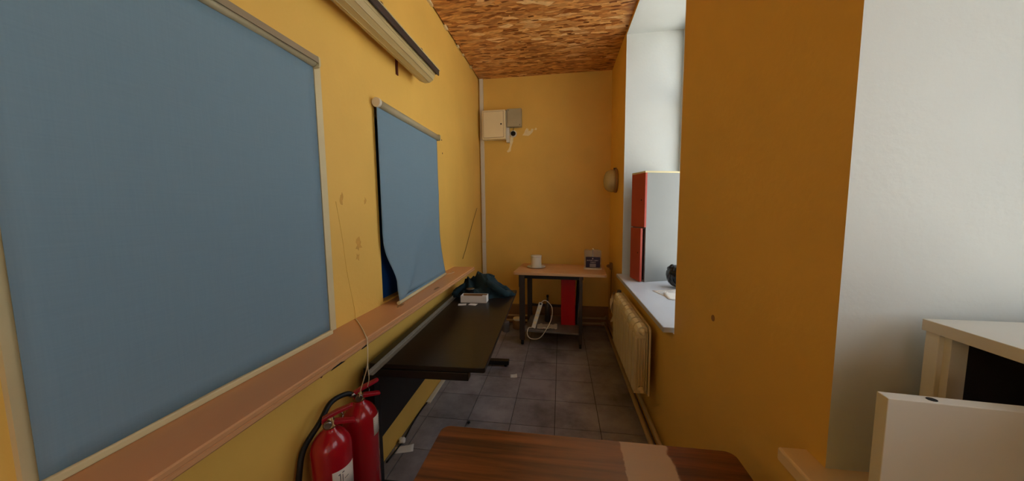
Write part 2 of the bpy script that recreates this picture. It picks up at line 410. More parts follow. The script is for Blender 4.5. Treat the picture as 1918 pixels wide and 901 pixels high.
# sill boards
def nosing(x0, x1, z0, z1):
    return [(x0, z0), (x1 - .004, z0), (x1, z0 + .005), (x1, (z0 + z1) / 2 - .002), (x1 - .004, (z0 + z1) / 2), (x1 - .001, (z0 + z1) / 2 + .003), (x1 - .001, z1 - .004), (x1 - .005, z1), (x0, z1)]
t1 = obj('trim_1', prism(nosing(A, -.812, .886, .92), -.6, 2.96, 'y'), TAN)
tag(t1, 'long tan window sill board running under both blue blinds', 'window sill', kind='structure')
for k, (y, x) in enumerate(((1.68, -.90), (2.10, -.85))): obj('stain', prism(blob(x, y, .012, .04, 60 + k), .9195, .9206), BROWN, t1)
for k, (y, d) in enumerate(((1.00, .08), (1.18, .05))): obj('chip', prism([(y, .886), (y + d, .886), (y + d * .7, .893), (y + d * .2, .891)], -.8126, -.811, 'x'), DARKH, t1)
t2 = tag(obj('trim_2', box(.535, XWF - .03, 1.765, 3.235, .797, .827), [SILLW], bevel=.004), 'white window sill holding the red cabinet, above the radiator', 'window sill', kind='structure')
t3 = tag(obj('trim_3', box(.524, XWN - .03, -.83, .83, .836, .87), [SILLC], bevel=.005), 'cream window sill in the nearer niche under the grey cabinet', 'window sill', kind='structure')

# outer windows of the right niches
def outer_window(name, XW, y0, y1, z0, z1, label):
    root = thing(name, label, 'window', (XW, y0, z0), 0, kind='structure')
    wy, wz = y1 - y0, z1 - z0
    t = .055
    obj('window_frame', box(-.03, .03, 0, wy, 0, t), WHT, root); obj('window_frame', box(-.03, .03, 0, wy, wz - t, wz), WHT, root)
    for y in (0, wy / 2 - t / 2, wy - t): obj('window_frame', box(-.03, .03, y, y + t, t, wz - t), WHT, root)
    zt = wz * .7
    for a_, b_ in ((t, wy / 2 - t / 2), (wy / 2 + t / 2, wy - t)):
        obj('transom', box(-.03, .03, a_, b_, zt, zt + t), WHT, root)
        for q0, q1 in ((t, zt), (zt + t, wz - t)): obj('pane', box(-.003, .003, a_, b_, q0, q1), PANE, root)
outer_window('window_3', XWN, -.68, .66, .90, 2.52, 'tall white window at the back of the nearer niche')
outer_window('window_4', XWF, NI[1][0], NI[1][1], .82, ZN, 'tall white window at the back of the farther niche')
outer_window('added_window_1', XWN, NI[2][0], NI[2][1], .86, ZN, 'tall white unseen window behind the camera, added to balance the light')  # out of view, put in as an extra daylight source
tag(obj('trim_4', box(.524, XWN - .03, -3.30, -1.68, .836, .87), [SILLC], bevel=.005), 'cream sill under the unseen window added behind the camera', 'window sill', kind='structure')
rwn = thing('added_window_2', 'white framed unseen window in the rear wall, added to balance the light', 'window', (RW[0], YR - .08, RW[2]), kind='structure')  # added out of view to light surfaces that face the camera
ww, wh = RW[1] - RW[0], RW[3] - RW[2]
for q in ((0, ww, 0, .05), (0, ww, wh - .05, wh), (0, .05, .05, wh - .05), (ww - .05, ww, .05, wh - .05), (ww / 2 - .025, ww / 2 + .025, .05, wh - .05)):
    obj('window_frame', box(q[0], q[1], -.03, .03, q[2], q[3]), WHT, rwn)
for q in ((.05, ww / 2 - .025), (ww / 2 + .025, ww - .05)): obj('pane', box(q[0], q[1], -.003, .003, .05, wh - .05), PANE, rwn)
tag(obj('ground', box(-40, 40, -40, 40, -1.0, -.9), ASPH), 'pale paving outside the windows', 'ground', kind='structure')

# marks that belong to the walls
for k, (y, z, ry, rz) in enumerate(((1.395, 1.515, .012, .02), (1.58, 1.508, .010, .016), (1.505, 1.285, .022, .028), (1.49, 1.225, .012, .02))):
    obj('smudge', prism(blob(y, z, ry, rz, 80 + k, 14, .6), A - .0004, A + .0004, 'x'), STAIN, wall_left)
for y, z in ((1.195, .749), (2.73, 2.06), (2.74, 1.95)):
    obj('plug_hole', lathe([(.007, 0), (.007, .001), (.004, .0012)], 10, axis='x'), MAROON, wall_left, loc=(A, y, z))
pp = [(-.475, 2.37), (-.40, 2.36), (-.375, 2.375), (-.345, 2.405), (-.335, 2.44), (-.36, 2.445), (-.37, 2.42), (-.40, 2.42), (-.395, 2.44), (-.42, 2.455), (-.44, 2.43), (-.45, 2.40)]
obj('plaster_patch', prism(pp, YB - .0015, YB + .001, 'y'), TAPE, wall_back)
obj('plaster_patch', prism([(-.327, 2.43), (-.30, 2.425), (-.295, 2.445), (-.31, 2.455)], YB - .0015, YB + .001, 'y'), TAPE, wall_back)
obj('plaster_patch', prism([(-.62, 2.36), (-.585, 2.36), (-.59, 2.30), (-.615, 2.23), (-.62, 2.185), (-.655, 2.17), (-.67, 2.185), (-.65, 2.205), (-.635, 2.24), (-.63, 2.30)], YB - .0015, YB + .001, 'y'), TAPE, wall_back)
obj('wall_plug', lathe([(.012, 0), (.012, -.002), (.008, -.004)], 16, axis='x'), BROWN, wall_right, loc=(B, 1.326, 1.026))

# ------------------------------------------------------------------ fluorescent lamp on the left wall
lamp = thing('wall_lamp', 'long fluorescent lamp with yellowed diffuser, high on the left wall', 'lamp', (A, .92, 2.33))
LL = 1.29
obj('housing', prism([(.035, .06), (.168, .060), (.176, .050), (.184, .052), (.184, .088), (.03, .080)], 0, LL + .02, 'y'), DARKSTEEL, lamp, .002)
obj('rim', box(.166, .187, 0, LL + .03, .086, .091), CREAM, lamp)
dp = [(.040, .062), (.045, .030), (.062, .008), (.09, -.004), (.125, -.002), (.150, .014), (.163, .040), (.168, .074)]
obj('diffuser', prism(dp, .01, LL - .02, 'y'), DIFF, lamp, smooth=False)
ribs = bmesh.new()
for k in range(1, 7): tube_bm(ribs, [(dp[k][0], .012, dp[k][1]), (dp[k][0], LL - .022, dp[k][1])], .0022, 6)
obj('diffuser_rib', ribs, DIFF, lamp)
obj('end_cap', prism([(p[0] * .97 + .003, p[1] * .95 + .002) for p in dp], LL - .02, LL - .004, 'y'), DIFF, lamp)
for y in (1.985 - .92, 1.535 - .92, .2):
    c = obj('clip', tube(spline([(.165, y, .085), (.172, y, .105), (.165, y, .118), (.150, y, .116), (.146, y, .10)]), .0035, 6), CHROME, lamp)
    obj('clip_screw', lathe([(.005, 0), (.005, .004)], 8, axis='x'), CHROME, lamp, loc=(.177, y - .05, .079))
for y in (1.978 - .92, .25):
    obj('bracket', box(0, .006, y - .012, y + .012, -.03, .075), MAROON, lamp)
    obj('bracket_arm', box(.005, .05, y - .010, y + .010, .064, .070), MAROON, lamp)

# ------------------------------------------------------------------ roller blinds
def grid(nu, nv, fn):
    bm = bmesh.new(); V = [[bm.verts.new(fn(i / nu, j / nv)) for j in range(nv + 1)] for i in range(nu + 1)]
    for i in range(nu):
        for j in range(nv):
            f = bm.faces.new((V[i][j], V[i + 1][j], V[i + 1][j + 1], V[i][j + 1])); f.smooth = True
    return bm
def solid(o, t):
    s = o.modifiers.new('thick', 'SOLIDIFY'); s.thickness = t; s.offset = 0
    return o
b1 = thing('roller_blind', 'large blue roller blind, fully lowered and flat, nearest the camera', 'blind', (A, .4365, .92), group='blue roller blinds')
wy, hz = .800, 1.13
fb = solid(obj('fabric', grid(20, 24, lambda u, v: (.024 + .004 * math.sin(u * 5 + v * 2) * v * (1 - v) + .003 * math.sin(u * 11), u * wy, .016 + v * (hz - .02))), FABRIC, b1), .0012)
obj('bottom_bar', prism(rrect(.015, .033, .0, .020, .005), 0, wy + .005, 'y'), CREAM, b1)
obj('roller_tube', lathe([(.016, 0), (.016, wy)], 18, axis='y'), GREYB, b1, loc=(.024, 0, hz + .004))
obj('cassette', prism([(.0, hz + .026), (.034, hz + .032), (.046, hz + .026), (.048, hz + .002), (.043, hz + .003), (.041, hz + .020), (.0, hz + .016)], 0, wy + .004, 'y'), CASS, b1)
for y in (-.008, wy + .004): obj('end_bracket', prism(rrect(.0, .048, hz - .014, hz + .032, .012), y, y + .008, 'y'), CREAM, b1)

b2 = thing('roller_blind', 'narrower blue roller blind with creased, crooked lower edge, farther along', 'blind', (A, 1.69, .92), group='blue roller blinds')
wy2 = .868
def fab2(u, v):
    z = .03 + v * (hz - .04)
    y = u * wy2
    pull = math.exp(-((z - .13) / .13) ** 2) * .075 * (1 - u) ** 2
    y += pull
    # diagonal fold
    d = ((u * wy2 - .09) * .62 - (z - .07) * .78) / 1.0
    x = .024 + .030 * math.exp(-(d / .05) ** 2) * max(0, 1 - v * 1.5) * (1 - u * .35)
    x += .055 * max(0, 1 - v * 3.2) ** 1.6 * (1 - u * .3) + .012 * math.sin(u * 3.1) * (1 - v) 
    if z < .12: y -= .04 * (1 - z / .12) * (1 - u) ** 2
    return (x, y, z)
solid(obj('fabric', grid(36, 48, fab2), FABRIC, b2), .0012)
bb = bmesh.new()
p0, p1 = fab2(0, 0), fab2(1, 0)
tube_bm(bb, [(p0[0], p0[1] - .012, .011), (p0[0] * .5 + p1[0] * .5, wy2 / 2, .011), (p1[0], p1[1] + .004, .011)], .0105, 10)
obj('bottom_bar', bb, CREAM, b2)
solid(obj('hem', grid(10, 2, lambda u, v: (p0[0] * (1 - u) + p1[0] * u, (p0[1] - .0) * (1 - u) + p1[1] * u, .010 + v * .024)), FABRIC, b2), .0012)
obj('roller_tube', lathe([(.022, .01), (.022, wy2)], 18, axis='y'), GREYB, b2, loc=(.028, 0, hz - .008))
obj('end_bracket', lathe([(.024, -.012), (.026, -.006), (.026, .006), (.018, .010)], 20, axis='y'), PLAST, b2, loc=(.028, 0, hz - .008))
obj('end_bracket', prism(rrect(.0, .052, hz - .032, hz + .016, .010), wy2, wy2 + .012, 'y'), GREYB, b2)
obj('pull_cord', tube(spline([(.03, wy2, .03), (.06, wy2 + .03, .003), (.10, wy2 + .10, .0025), (.085, wy2 + .14, .0025), (.05, wy2 + .15, .0025)]), .0016, 6), STRAW, b2)

# ------------------------------------------------------------------ end wall fittings
duct = thing('cable_duct', 'white vertical cable duct in the far left corner', 'cable duct', (A + .016, YB, .25))
obj('lower_length', box(0, .046, -.022, 0, 0, .798), PLAST, duct, .002)
obj('upper_length', box(0, .046, -.022, 0, .803, 1.98), PLAST, duct, .002)
obj('top_length', box(0, .046, -.022, 0, 1.98, ZC - .25), PLAST, duct, .002)

eb = thing('electric_panel_box', 'white metal electrical panel box with keyhole door, high on end wall', 'panel box', (-.953, YB - .023, 2.315))
obj('body', box(0, .285, -.085, 0, 0, .345), METW, eb, .004)
obj('door_seam', box(.0145, .2655, -.0856, -.085, .0185, .3285), BROWN, eb)
d = obj('door', box(.018, .262, -.091, -.085, .022, .325), METW, eb, .002)
obj('keyhole', lathe([(.009, 0), (.009, -.004), (.004, -.005)], 12, axis='y'), DARKH, d, loc=(.235, -.091, .175))
obj('mounting_strip', box(.2865, .2985, -.03, .02, .145, .36), PLAST, eb, .002); obj('mounting_strip', box(.2865, .325, -.03, .02, -.03, .144), PLAST, eb, .002)

gb = thing('junction_box', 'small grey square junction box beside the white panel box', 'junction box', (-.652, YB, 2.462))
obj('body', box(0, .175, -.06, 0, 0, .215), GREYB, gb, .003)
obj('lid', box(.003, .172, -.072, -.060, .003, .212), GREYB, gb, .003)
for x, z in ((.02, .195), (.155, .02)): obj('lid_screw', lathe([(.005, 0), (.005, -.002)], 8, axis='y'), DARKH, gb, loc=(x, -.072, z))
bl = thing('alarm_knob', 'small round black knob on a pale base under the grey box', 'knob', (-.585, YB, 2.392))
obj('base_plate', lathe([(.042, 0), (.042, -.012), (.036, -.016)], 24, axis='y'), PLAST, bl)
obj('dome', lathe([(.030, -.014), (.029, -.026), (.022, -.038), (.010, -.044), (.001, -.045)], 24, axis='y'), BLKR, bl)
obj('wire', tube(spline([(0, -.012, .035), (.004, -.02, .055), (.012, -.02, .078)]), .003, 6), BLKR, bl)

wlamp = thing('bulkhead_lamp', 'round opal glass bulkhead lamp on the wall left of the niche', 'lamp', (B, 3.63, 1.755))
obj('base_ring', lathe([(.125, 0), (.128, -.012), (.122, -.026), (.10, -.03)], 32, axis='x'), BROWN, wlamp)
obj('glass_dome', lathe([(.118, -.024), (.120, -.05), (.112, -.085), (.092, -.112), (.060, -.128), (.025, -.135), (.001, -.136)], 32, axis='x'), OPAL, wlamp)
obj('retaining_clip', box(-.034, -.004, -.012, .012, .112, .134), DARKSTEEL, wlamp)

so = thing('wall_socket', 'small brown socket with a hanging cable near the far right corner', 'socket', (B, 3.82, .80))
obj('body', box(-.028, 0, -.03, .03, -.04, .04), BROWN, so, .005)
obj('plug', lathe([(.018, -.028), (.018, -.05), (.008, -.065)], 14, axis='x'), BROWN, so)
obj('cable', tube(spline([(-.012, .0, -.04), (-.010, .004, -.12), (-.010, .01, -.3), (-.010, .02, -.55)]), .003, 6), BLKR, so)

tag(obj('thin_wire', tube(spline([(A + .004, 3.86, 1.484), (A + .004, 3.60, 1.27), (A + .004, 3.38, 1.07), (A + .004, 3.235, .955)]), .0022, 6), BLKM), 'thin dark wire slanting down the wall near the corner duct', 'wire')
cd_ = thing('straw_coloured_cord', 'pale cord crossing the tan sill and tied to the rear extinguisher', 'cord', (A, 1.44, .92))
def rel(pts): return [(x - A, y - 1.44, z - .92) for x, y, z in pts]
obj('painted_over_run', tube(spline(rel([(A + .0005, 1.352, 1.50), (A + .0005, 1.38, 1.345), (A + .0005, 1.402, 1.163), (A + .001, 1.440, .975), (A + .006, 1.437, .9225)]), 6), .0012, 6), YEL, cd_)
obj('loose_run', tube(spline(rel([(A + .006, 1.437, .9225), (-.96, 1.385, .9222), (-.90, 1.32, .9222), (-.815, 1.222, .9222), (-.806, 1.214, .90), (-.806, 1.206, .81), (-.845, 1.235, .73), (-.886, 1.262, .65), (-.895, 1.268, .622)]), 8), .0024, 6), STRAW, cd_)
obj('loose_run', tube(spline(rel([(-.806, 1.208, .84), (-.812, 1.218, .78), (-.835, 1.255, .72), (-.868, 1.290, .660)]), 8), .0018, 6), STRAW, cd_)

# ------------------------------------------------------------------ black desk along the left wall
desk = thing('desk', 'long low black desk along the left wall', 'desk', (-.70, 2.205, 0), .035)
DL = .77
obj('desktop', prism(rrect(-.275, .315, -DL, DL, .012), .676, .70), BLACK, desk, .002)
obj('modesty_panel', box(-.268, -.254, -DL + .05, DL - .10, .268, .66), BLKM, desk)
for y, x in ((-.752, -.300), (.665, -.255)):
    lg = obj('leg', box(x - .005, x + .055, y - .03, y + .03, .036, .64), BLKM, desk, .004)
    obj('foot', box(x - .005, .245, y - .028, y + .028, (.012 if y < 0 else .018), (.040 if y < 0 else .058)), BLKM, lg, .004)
    obj('support_arm', box(x, .235, y - .025, y + .025, .636, .676), BLKM, lg, .003)
    for xx in (x + .02, .215): obj('levelling_foot', lathe([(.016, 0), (.016, .008), (.007, .010), (.007, .014)], 12), BLKR, lg, loc=(xx, y, 0))

# perforated corner bead lying along the desk
bead = thing('corner_bead', 'long perforated galvanised corner bead lying on the black desk', 'metal strip', (-.878, 1.315, .7005), math.atan2(.049, 1.345))
def perforated(n, wdt, length, flip):
    bm = bmesh.new(); cw, cl = wdt / 3, length / n
    def P(u, v): return (u, v, .0008) if not flip else (.0008, v, u)
    for i in range(3):
        for j in range(n):
            u0, u1, v0, v1 = i * cw, (i + 1) * cw, j * cl, (j + 1) * cl; k = .26
            o_ = [bm.verts.new(P(*q)) for q in ((u0, v0), (u1, v0), (u1, v1), (u0, v1))]
            n_ = [bm.verts.new(P(*q)) for q in ((u0 + k * cw, v0 + k * cl), (u1 - k * cw, v0 + k * cl), (u1 - k * cw, v1 - k * cl), (u0 + k * cw, v1 - k * cl))]
            for q in range(4): bm.faces.new((o_[q], o_[(q + 1) % 4], n_[(q + 1) % 4], n_[q]))
    return bm
LB = 1.36
solid(obj('flat_wing', perforated(130, .024, LB, False), STEEL, bead), .0008)
solid(obj('upright_wing', perforated(130, .022, LB, True), STEEL, bead), .0008)
obj('bead_edge', tube([(0, 0, .001), (0, LB, .001)], .0018, 6), STEEL, bead)

# teal jacket
def jacket():
    bm = bmesh.new(); nu, nv = 72, 44; V = {}
    for i in range(nu + 1):
        for j in range(nv + 1):
            u, v = i / nu * 2 - 1, j / nv * 2 - 1
            # disc mapping of the square
            x = u * math.sqrt(1 - v * v / 2); y = v * math.sqrt(1 - u * u / 2)
            r = min(1, math.hypot(x, y))
            th = math.atan2(y, x)
            ed = 1 + .10 * math.sin(3 * th + .6) + .07 * math.sin(7 * th) + .05 * math.sin(11 * th + 2)
            X, Y = x * .27 * ed, y * .155 * ed
            e = (1 - r ** 2.6)
            q = Vector((X * 6.5, Y * 7 + X * 2.2, .3))
            q += Vector((mnoise.noise(q * .7 + Vector((9, 2, 1))), mnoise.noise(q * .7), 0)) * .8
            rid = 1 - abs(mnoise.noise(q)) * 2.6
            rid2 = 1 - abs(mnoise.noise(q * 2.3 + Vector((4, 1, 0)))) * 2
            hump = .125 * math.exp(-((X - .03) / .13) ** 2 - ((Y - .03) / .12) ** 2) + .085 * math.exp(-((X + .13) / .09) ** 2 - ((Y - .06) / .09) ** 2) + .05
            z = e ** .45 * (hump * (.62 + .42 * rid) + .034 * rid2)
            V[i, j] = bm.verts.new((X, Y, max(.002, z)))
    for i in range(nu):
        for j in range(nv):
            f = bm.faces.new((V[i, j], V[i + 1, j], V[i + 1, j + 1], V[i, j + 1])); f.smooth = True
    rim = [V[i, 0] for i in range(nu)] + [V[nu, j] for j in range(nv)] + [V[i, nv] for i in range(nu, 0, -1)] + [V[0, j] for j in range(nv, 0, -1)]
    low = [bm.verts.new((v.co.x, v.co.y, 0)) for v in rim]
    for k in range(len(rim)): bm.faces.new((rim[k], low[k], low[(k + 1) % len(rim)], rim[(k + 1) % len(rim)]))
    bm.faces.new(low[::-1]); bmesh.ops.recalc_face_normals(bm, faces=bm.faces); return bm
jk = thing('jacket', 'crumpled dark teal jacket heaped on the far end of the black desk', 'jacket', (-.70, 2.79, .7005))
jb = obj('body', jacket(), TEAL, jk)
obj('sleeve', tube(spline([(.06, -.05, .12), (.15, -.10, .085), (.215, -.10, .045), (.235, -.06, .028), (.24, .0, .026)]), .03, 10, radii=None), TEAL, jk, smooth=True)
obj('sleeve', tube(spline([(-.12, .02, .10), (-.19, -.06, .06), (-.222, -.10, .027), (-.212, -.135, .027)]), .026, 10), TEAL, jk, smooth=True)
obj('collar', tube(spline([(-.10, .06, .11), (-.04, .07, .135), (.04, .06, .165), (.10, .05, .15)]), .016, 8), TEAL, jk, smooth=True)

# open carton, cards and tumbler on the desk
ca = thing('carton', 'open white cardboard carton on the black desk, before the teal jacket', 'box', (-.815, 2.515, .70), .035)
cw, cd, chh, t = .215, .085, .058, .003
obj('base', box(0, cw, 0, cd, 0, t), CARD, ca)
for nm, a_ in (('side_wall', (0, cw, 0, t, t, chh)), ('side_wall', (0, cw, cd - t, cd, t, chh)), ('end_wall', (0, t, t, cd - t, t, chh)), ('end_wall', (cw - t, cw, t, cd - t, t, chh))): obj(nm, box(*a_), PAPER, ca)
obj('inner_liner', box(t, cw - t, cd - t - .001, cd - t, t, chh - .002), BROWN, ca); obj('inner_liner', box(cw - t - .001, cw - t, t, cd - t, t, chh - .002), BROWN, ca)
obj('flap', box(cw - .045, cw - .003, .02, cd - .01, .044, .047), PAPER, ca)
tag(obj('paper_card', box(-.032, .032, -.024, .024, 0, .0015), PAPER, loc=(-.785, 2.462, .7002), rot=(0, 0, .25)), 'small white card on the desk, left of two before the carton', 'card', 'white cards by the carton')
tag(obj('paper_card', box(-.032, .032, -.024, .024, 0, .0015), PAPER, loc=(-.700, 2.474, .7002), rot=(0, 0, -.15)), 'small white card on the desk, right of two before the carton', 'card', 'white cards by the carton')
tu = thing('tumbler', 'smoky plastic tumbler between the carton and the teal jacket', 'cup', (-.765, 2.636, .70))
obj('cup_body', lathe([(.022, 0), (.024, .002), (.033, .088), (.0345, .088), (.0345, .09), (.031, .09), (.022, .006), (.0, .006)], 20), SMOKE, tu)
obj('rim', lathe([(.0335, .086), (.0355, .088), (.0355, .091), (.0325, .091)], 20), CHROME, tu)

# ------------------------------------------------------------------ fire extinguishers
def extinguisher(loc, rz, label, lab_ang, lab_z, lab_h, lab_w, ink):
    e = thing('fire_extinguisher', label, 'fire extinguisher', loc, rz, 'red fire extinguishers')
    R = .076
    obj('cylinder', lathe([(.070, 0), (R, .012), (R, .49), (.0745, .515), (.068, .538), (.054, .560), (.036, .577), (.026, .585), (.024, .594)], 40), RED, e)
    obj('base_ring', lathe([(.0775, .0), (.0785, .004), (.0785, .03), (.0765, .033)], 40), BLKR, e)
    v = obj('valve', lathe([(.024, .592), (.026, .600), (.020, .604), (.020, .618), (.014, .624), (.014, .634), (.006, .638)], 18), BRASS, e)
    obj('safety_ring', tube([(.030 + .017 * math.cos(a), .012 + .004 * math.sin(a), .622 + .017 * math.sin(a)) for a in [k * PI / 8 for k in range(17)]], .0018, 6), CHROME, v)
    obj('gauge', lathe([(.015, 0), (.016, -.010), (.013, -.014)], 16, axis='y'), CHROME, v, loc=(-.004, -.018, .616))
    obj('carry_handle', prism([(-.024, .606), (.03, .600), (.086, .592), (.093, .597), (.088, .605), (.024, .618), (-.024, .622)], -.012, .012, 'y'), REDM, e, .003)
    obj('squeeze_lever', prism([(-.028, .614), (-.015, .624), (.030, .642), (.084, .658), (.088, .667), (.080, .670), (.022, .656), (-.026, .636)], -.012, .012, 'y'), REDM, e, .003)
    bm = bmesh.new(); n = 12; vs = []
    for k in range(n + 1):
        a = lab_ang - rz + (k / n - .5) * lab_w; q = []
        for z in (lab_z, lab_z + lab_h): q.append(bm.verts.new(((R + .0008) * math.cos(a), (R + .0008) * math.sin(a), z)))
        vs.append(q)
    for p, q in zip(vs, vs[1:]): bm.faces.new((p[0], q[0], q[1], p[1])).smooth = True
    s = solid(obj('paper_label', bm, PAPER, e), .0006)
    bm = bmesh.new()
    for (a_, z_, da, dz) in ink:
        a0 = lab_ang - rz + a_; V = []
        for aa, zz in ((a0, z_), (a0 + da[0], z_ + da[1]), (a0 + da[0] + dz[0], z_ + da[1] + dz[1]), (a0 + dz[0], z_ + dz[1])):
            V.append(bm.verts.new(((R + .0018) * math.cos(aa), (R + .0018) * math.sin(aa), zz)))
        bm.faces.new(V)
    if ink: obj('handwriting', bm, INK, s)
    return e
ink1 = [(-.35, .425, (.30, .006), (0, .004)), (-.28, .395, (.03, 0), (0, .032)), (-.16, .393, (.03, 0), (0, .032)), (-.05, .40, (.22, .004), (0, .003))]
e1 = extinguisher((-.917, 1.105, 0), .55, 'red fire extinguisher in front, white handwritten label facing out', -.30, .345, .10, 1.25, ink1)
ink2 = [(-.4, .50 - .01 * k, (.5, 0), (0, .002)) for k in range(5)]
e2 = extinguisher((-.914, 1.292, 0), .75, 'red fire extinguisher behind the first, with black hose, by the desk', .25, .435, .085, .9, ink2)
hs = obj('hose', tube(spline([(-.03, .01, .622), (-.07, .05, .64), (-.13, .128, .665), (-.195, .165, .62), (-.222, .165, .53), (-.225, .165, .41), (-.225, .165, .25), (-.215, .165, .12)]), .0115, 10), BLKR, None, smooth=True)
# hose points above are in wall-aligned offsets from the rear extinguisher; rebuild in its own frame
bpy.data.objects.remove(hs)
hp = [(-.925, 1.280, .622), (-.945, 1.245, .645), (-.960, 1.17, .650), (-.962, 1.105, .605), (-.962, 1.062, .53), (-.96, 1.03, .45), (-.958, 1.015, .36), (-.955, 1.01, .25), (-.952, 1.01, .14)]
hp = [(x - .03 if i > 3 else x, y - (.012 if i > 3 else 0), z) for i, (x, y, z) in enumerate(hp)]
Ri = Matrix.Translation(e2.location) @ Matrix.Rotation(.75, 4, 'Z'); Ri.invert()
hpl = [Ri @ Vector(p) for p in hp]
hs = obj('hose', tube(spline(hpl), .0110, 10), BLKR, e2, smooth=True)
obj('hose_ferrule', tube(hpl[:1] + [hpl[0] * .5 + hpl[1] * .5], .0125, 12), CHROME, hs)
obj('nozzle', tube([hpl[-1], hpl[-1] + Vector((0, 0, -.06))], .013, 12), BLKR, hs)

# ------------------------------------------------------------------ floor along the left wall
tag(obj('floor_cable', tube(spline([(-.995, 1.62, .006), (-.985, 1.80, .006), (-1.0, 1.95, .006), (-1.006, 2.1, .006), (-1.0, 2.3, .006), (-1.006, 2.6, .006), (-1.0, 2.85, .006)]), .005, 6), BLKR), 'black cable lying along the foot of the left wall under the desk', 'cable')
tag(obj('hanging_cable', tube(spline([(-1.008, 1.50, .27), (-1.008, 1.60, .215), (-1.008, 1.72, .21), (-1.008, 1.86, .25), (-1.008, 2.02, .35), (-1.008, 2.12, .50), (-1.008, 2.14, .66)]), .0035, 6), STAIN), 'drooping thin cable on the wall under the desk', 'cable')
tag(obj('plastic_trunking', box(-.022, .012, -.2, .25, 0, .012), PLAST, bevel=.002, loc=(-.99, 2.41, 0), rot=(0, 0, .01)), 'short white plastic trunking strip on the floor under the desk', 'trunking')
def crumple(r, seed, flat=.7):
    bm = bmesh.new(); bmesh.ops.create_icosphere(bm, subdivisions=3, radius=r)
    for v in bm.verts:
        n_ = mnoise.noise(v.co * (2.2 / r) * .6 + Vector((seed, 0, 0))); v.co *= 1 + .35 * n_
        v.co.z *= flat
    zm = min(v.co.z for v in bm.verts)
    for v in bm.verts: v.co.z -= zm
    return bm
tag(obj('crumpled_paper', crumple(.022, 3), PAPER, loc=(-.985, 1.79, 0)), 'crumpled white paper scrap on the floor against the left wall', 'paper')
def sheet(w_, l_, lift, seed):
    bm = grid(6, 6, lambda u, v: ((u - .5) * w_, (v - .5) * l_, .0015 + lift * (u * v) + .001 * math.sin(5 * u + seed)))
    return bm
tag(solid(obj('paper_slip', sheet(.11, .055, .008, 1), PAPER, loc=(-.945, 1.735, .0005), rot=(0, 0, .35)), .001), 'white paper slip on the tiles beside the fire extinguishers', 'paper')
tag(solid(obj('paper_scrap', sheet(.06, .055, .004, 2), PAPER, loc=(-.408, 2.695, .0005), rot=(0, 0, .2)), .001), 'small white paper scrap on the tiles in front of the desk foot', 'paper')
tag(obj('black_pebble', crumple(.010, 9), BLKR, loc=(-.622, 2.03, 0)), 'tiny black bit of debris on the tiles near the wooden table', 'debris')

# ------------------------------------------------------------------ work table at the end wall
TZ = .80
tb = thing('work_table', 'narrow beech topped table with dark steel legs against the end wall', 'table', (-.08, 3.62, 0), -.065)
obj('tabletop', prism(rrect(-.405, .555, -.30, .30, .03), TZ - .028, TZ), PLY, tb, .003)
obj('apron', box(-.34, .325, -.27, -.235, TZ - .068, TZ - .028), BLKM, tb, .002)
obj('apron', box(-.34, .325, .235, .27, TZ - .068, TZ - .028), BLKM, tb, .002)
obj('hinge_bracket', box(-.352, -.335, -.25, -.12, TZ - .17, TZ - .028), BLKM, tb, .002)
for x, w_ in ((-.315, .058), (.300, .036)):
    for y in (-.255, .255):
        lg = obj('leg', box(x - w_ / 2, x + w_ / 2, y - .016, y + .016, .055, TZ - .028), DARKSTEEL, tb, .003)
        fk = obj('caster', lathe([(.024, -.012), (.027, -.008), (.027, .008), (.024, .012)], 18, axis='x'), BLKR, lg, loc=(x, y, .027))
        obj('caster_fork', box(x - .016, x + .016, y - .012, y + .012, .042, .058), DARKSTEEL, fk, loc=(-x, -y, -.027))
obj('lower_shelf', box(-.30, .285, -.265, .265, .148, .166), GREYSH, tb, .002)
obj('cross_rail', box(-.30, .285, .248, .262, .28, .31), DARKSTEEL, tb)
# things on and under the table (world coordinates)
TR = Matrix.Translation((-.08, 3.62, 0)) @ Matrix.Rotation(-.065, 4, 'Z')
def on_tb(x, y, z): return tuple(TR @ Vector((x, y, z)))
pl = thing('canister', 'pale plastic canister standing on a round white saucer, on the work table', 'canister', on_tb(-.20, .02, TZ))
obj('saucer', lathe([(.06, 0), (.098, .010), (.104, .014), (.104, .017), (.096, .014), (.06, .006), (.001, .006)], 32), PAPER, pl)
obj('body', lathe([(.058, .007), (.060, .010), (.0585, .125), (.056, .130), (.0, .131)], 28), PLAST, pl)
obj('lid', lathe([(.060, .122), (.061, .124), (.061, .140), (.057, .143), (.0, .143)], 28), PLAST, pl)
jg = thing('clear_plastic_tub', 'clear plastic tub with a dark navy label on the work table', 'tub', on_tb(.425, .06, TZ), -.09)
tw, td, th = .093, .065, .20
bm = bmesh.new()
outer, inner = rrect(-tw, tw, -td, td, .025), rrect(-tw + .003, tw - .003, -td + .003, td - .003, .023)
o0 = [bm.verts.new((x, y, 0)) for x, y in outer]; o1 = [bm.verts.new((x, y, th)) for x, y in outer]
i0 = [bm.verts.new((x, y, .004)) for x, y in inner]; i1 = [bm.verts.new((x, y, th)) for x, y in inner]
n = len(outer)
bm.faces.new(o0[::-1]); bm.faces.new(i0)
for k in range(n):
    q = (k + 1) % n
    bm.faces.new((o0[k], o0[q], o1[q], o1[k])); bm.faces.new((i0[q], i0[k], i1[k], i1[q])); bm.faces.new((o1[k], o1[q], i1[q], i1[k]))
obj('body', bm, CLEAR, jg)
obj('foot_rim', prism(rrect(-tw - .004, tw + .004, -td - .004, td + .004, .028), -.0, .010), PLAST, jg)
ld = obj('lid', prism(rrect(-tw + .008, tw - .03, -td + .002, td - .002, .02), th, th + .010), CLEAR, jg)
obj('pump_spout', tube(spline([(0, 0, .10), (0, 0, th + .012), (.006, -.02, th + .018), (.012, -.04, th + .008)]), .006, 8), PLAST, ld)
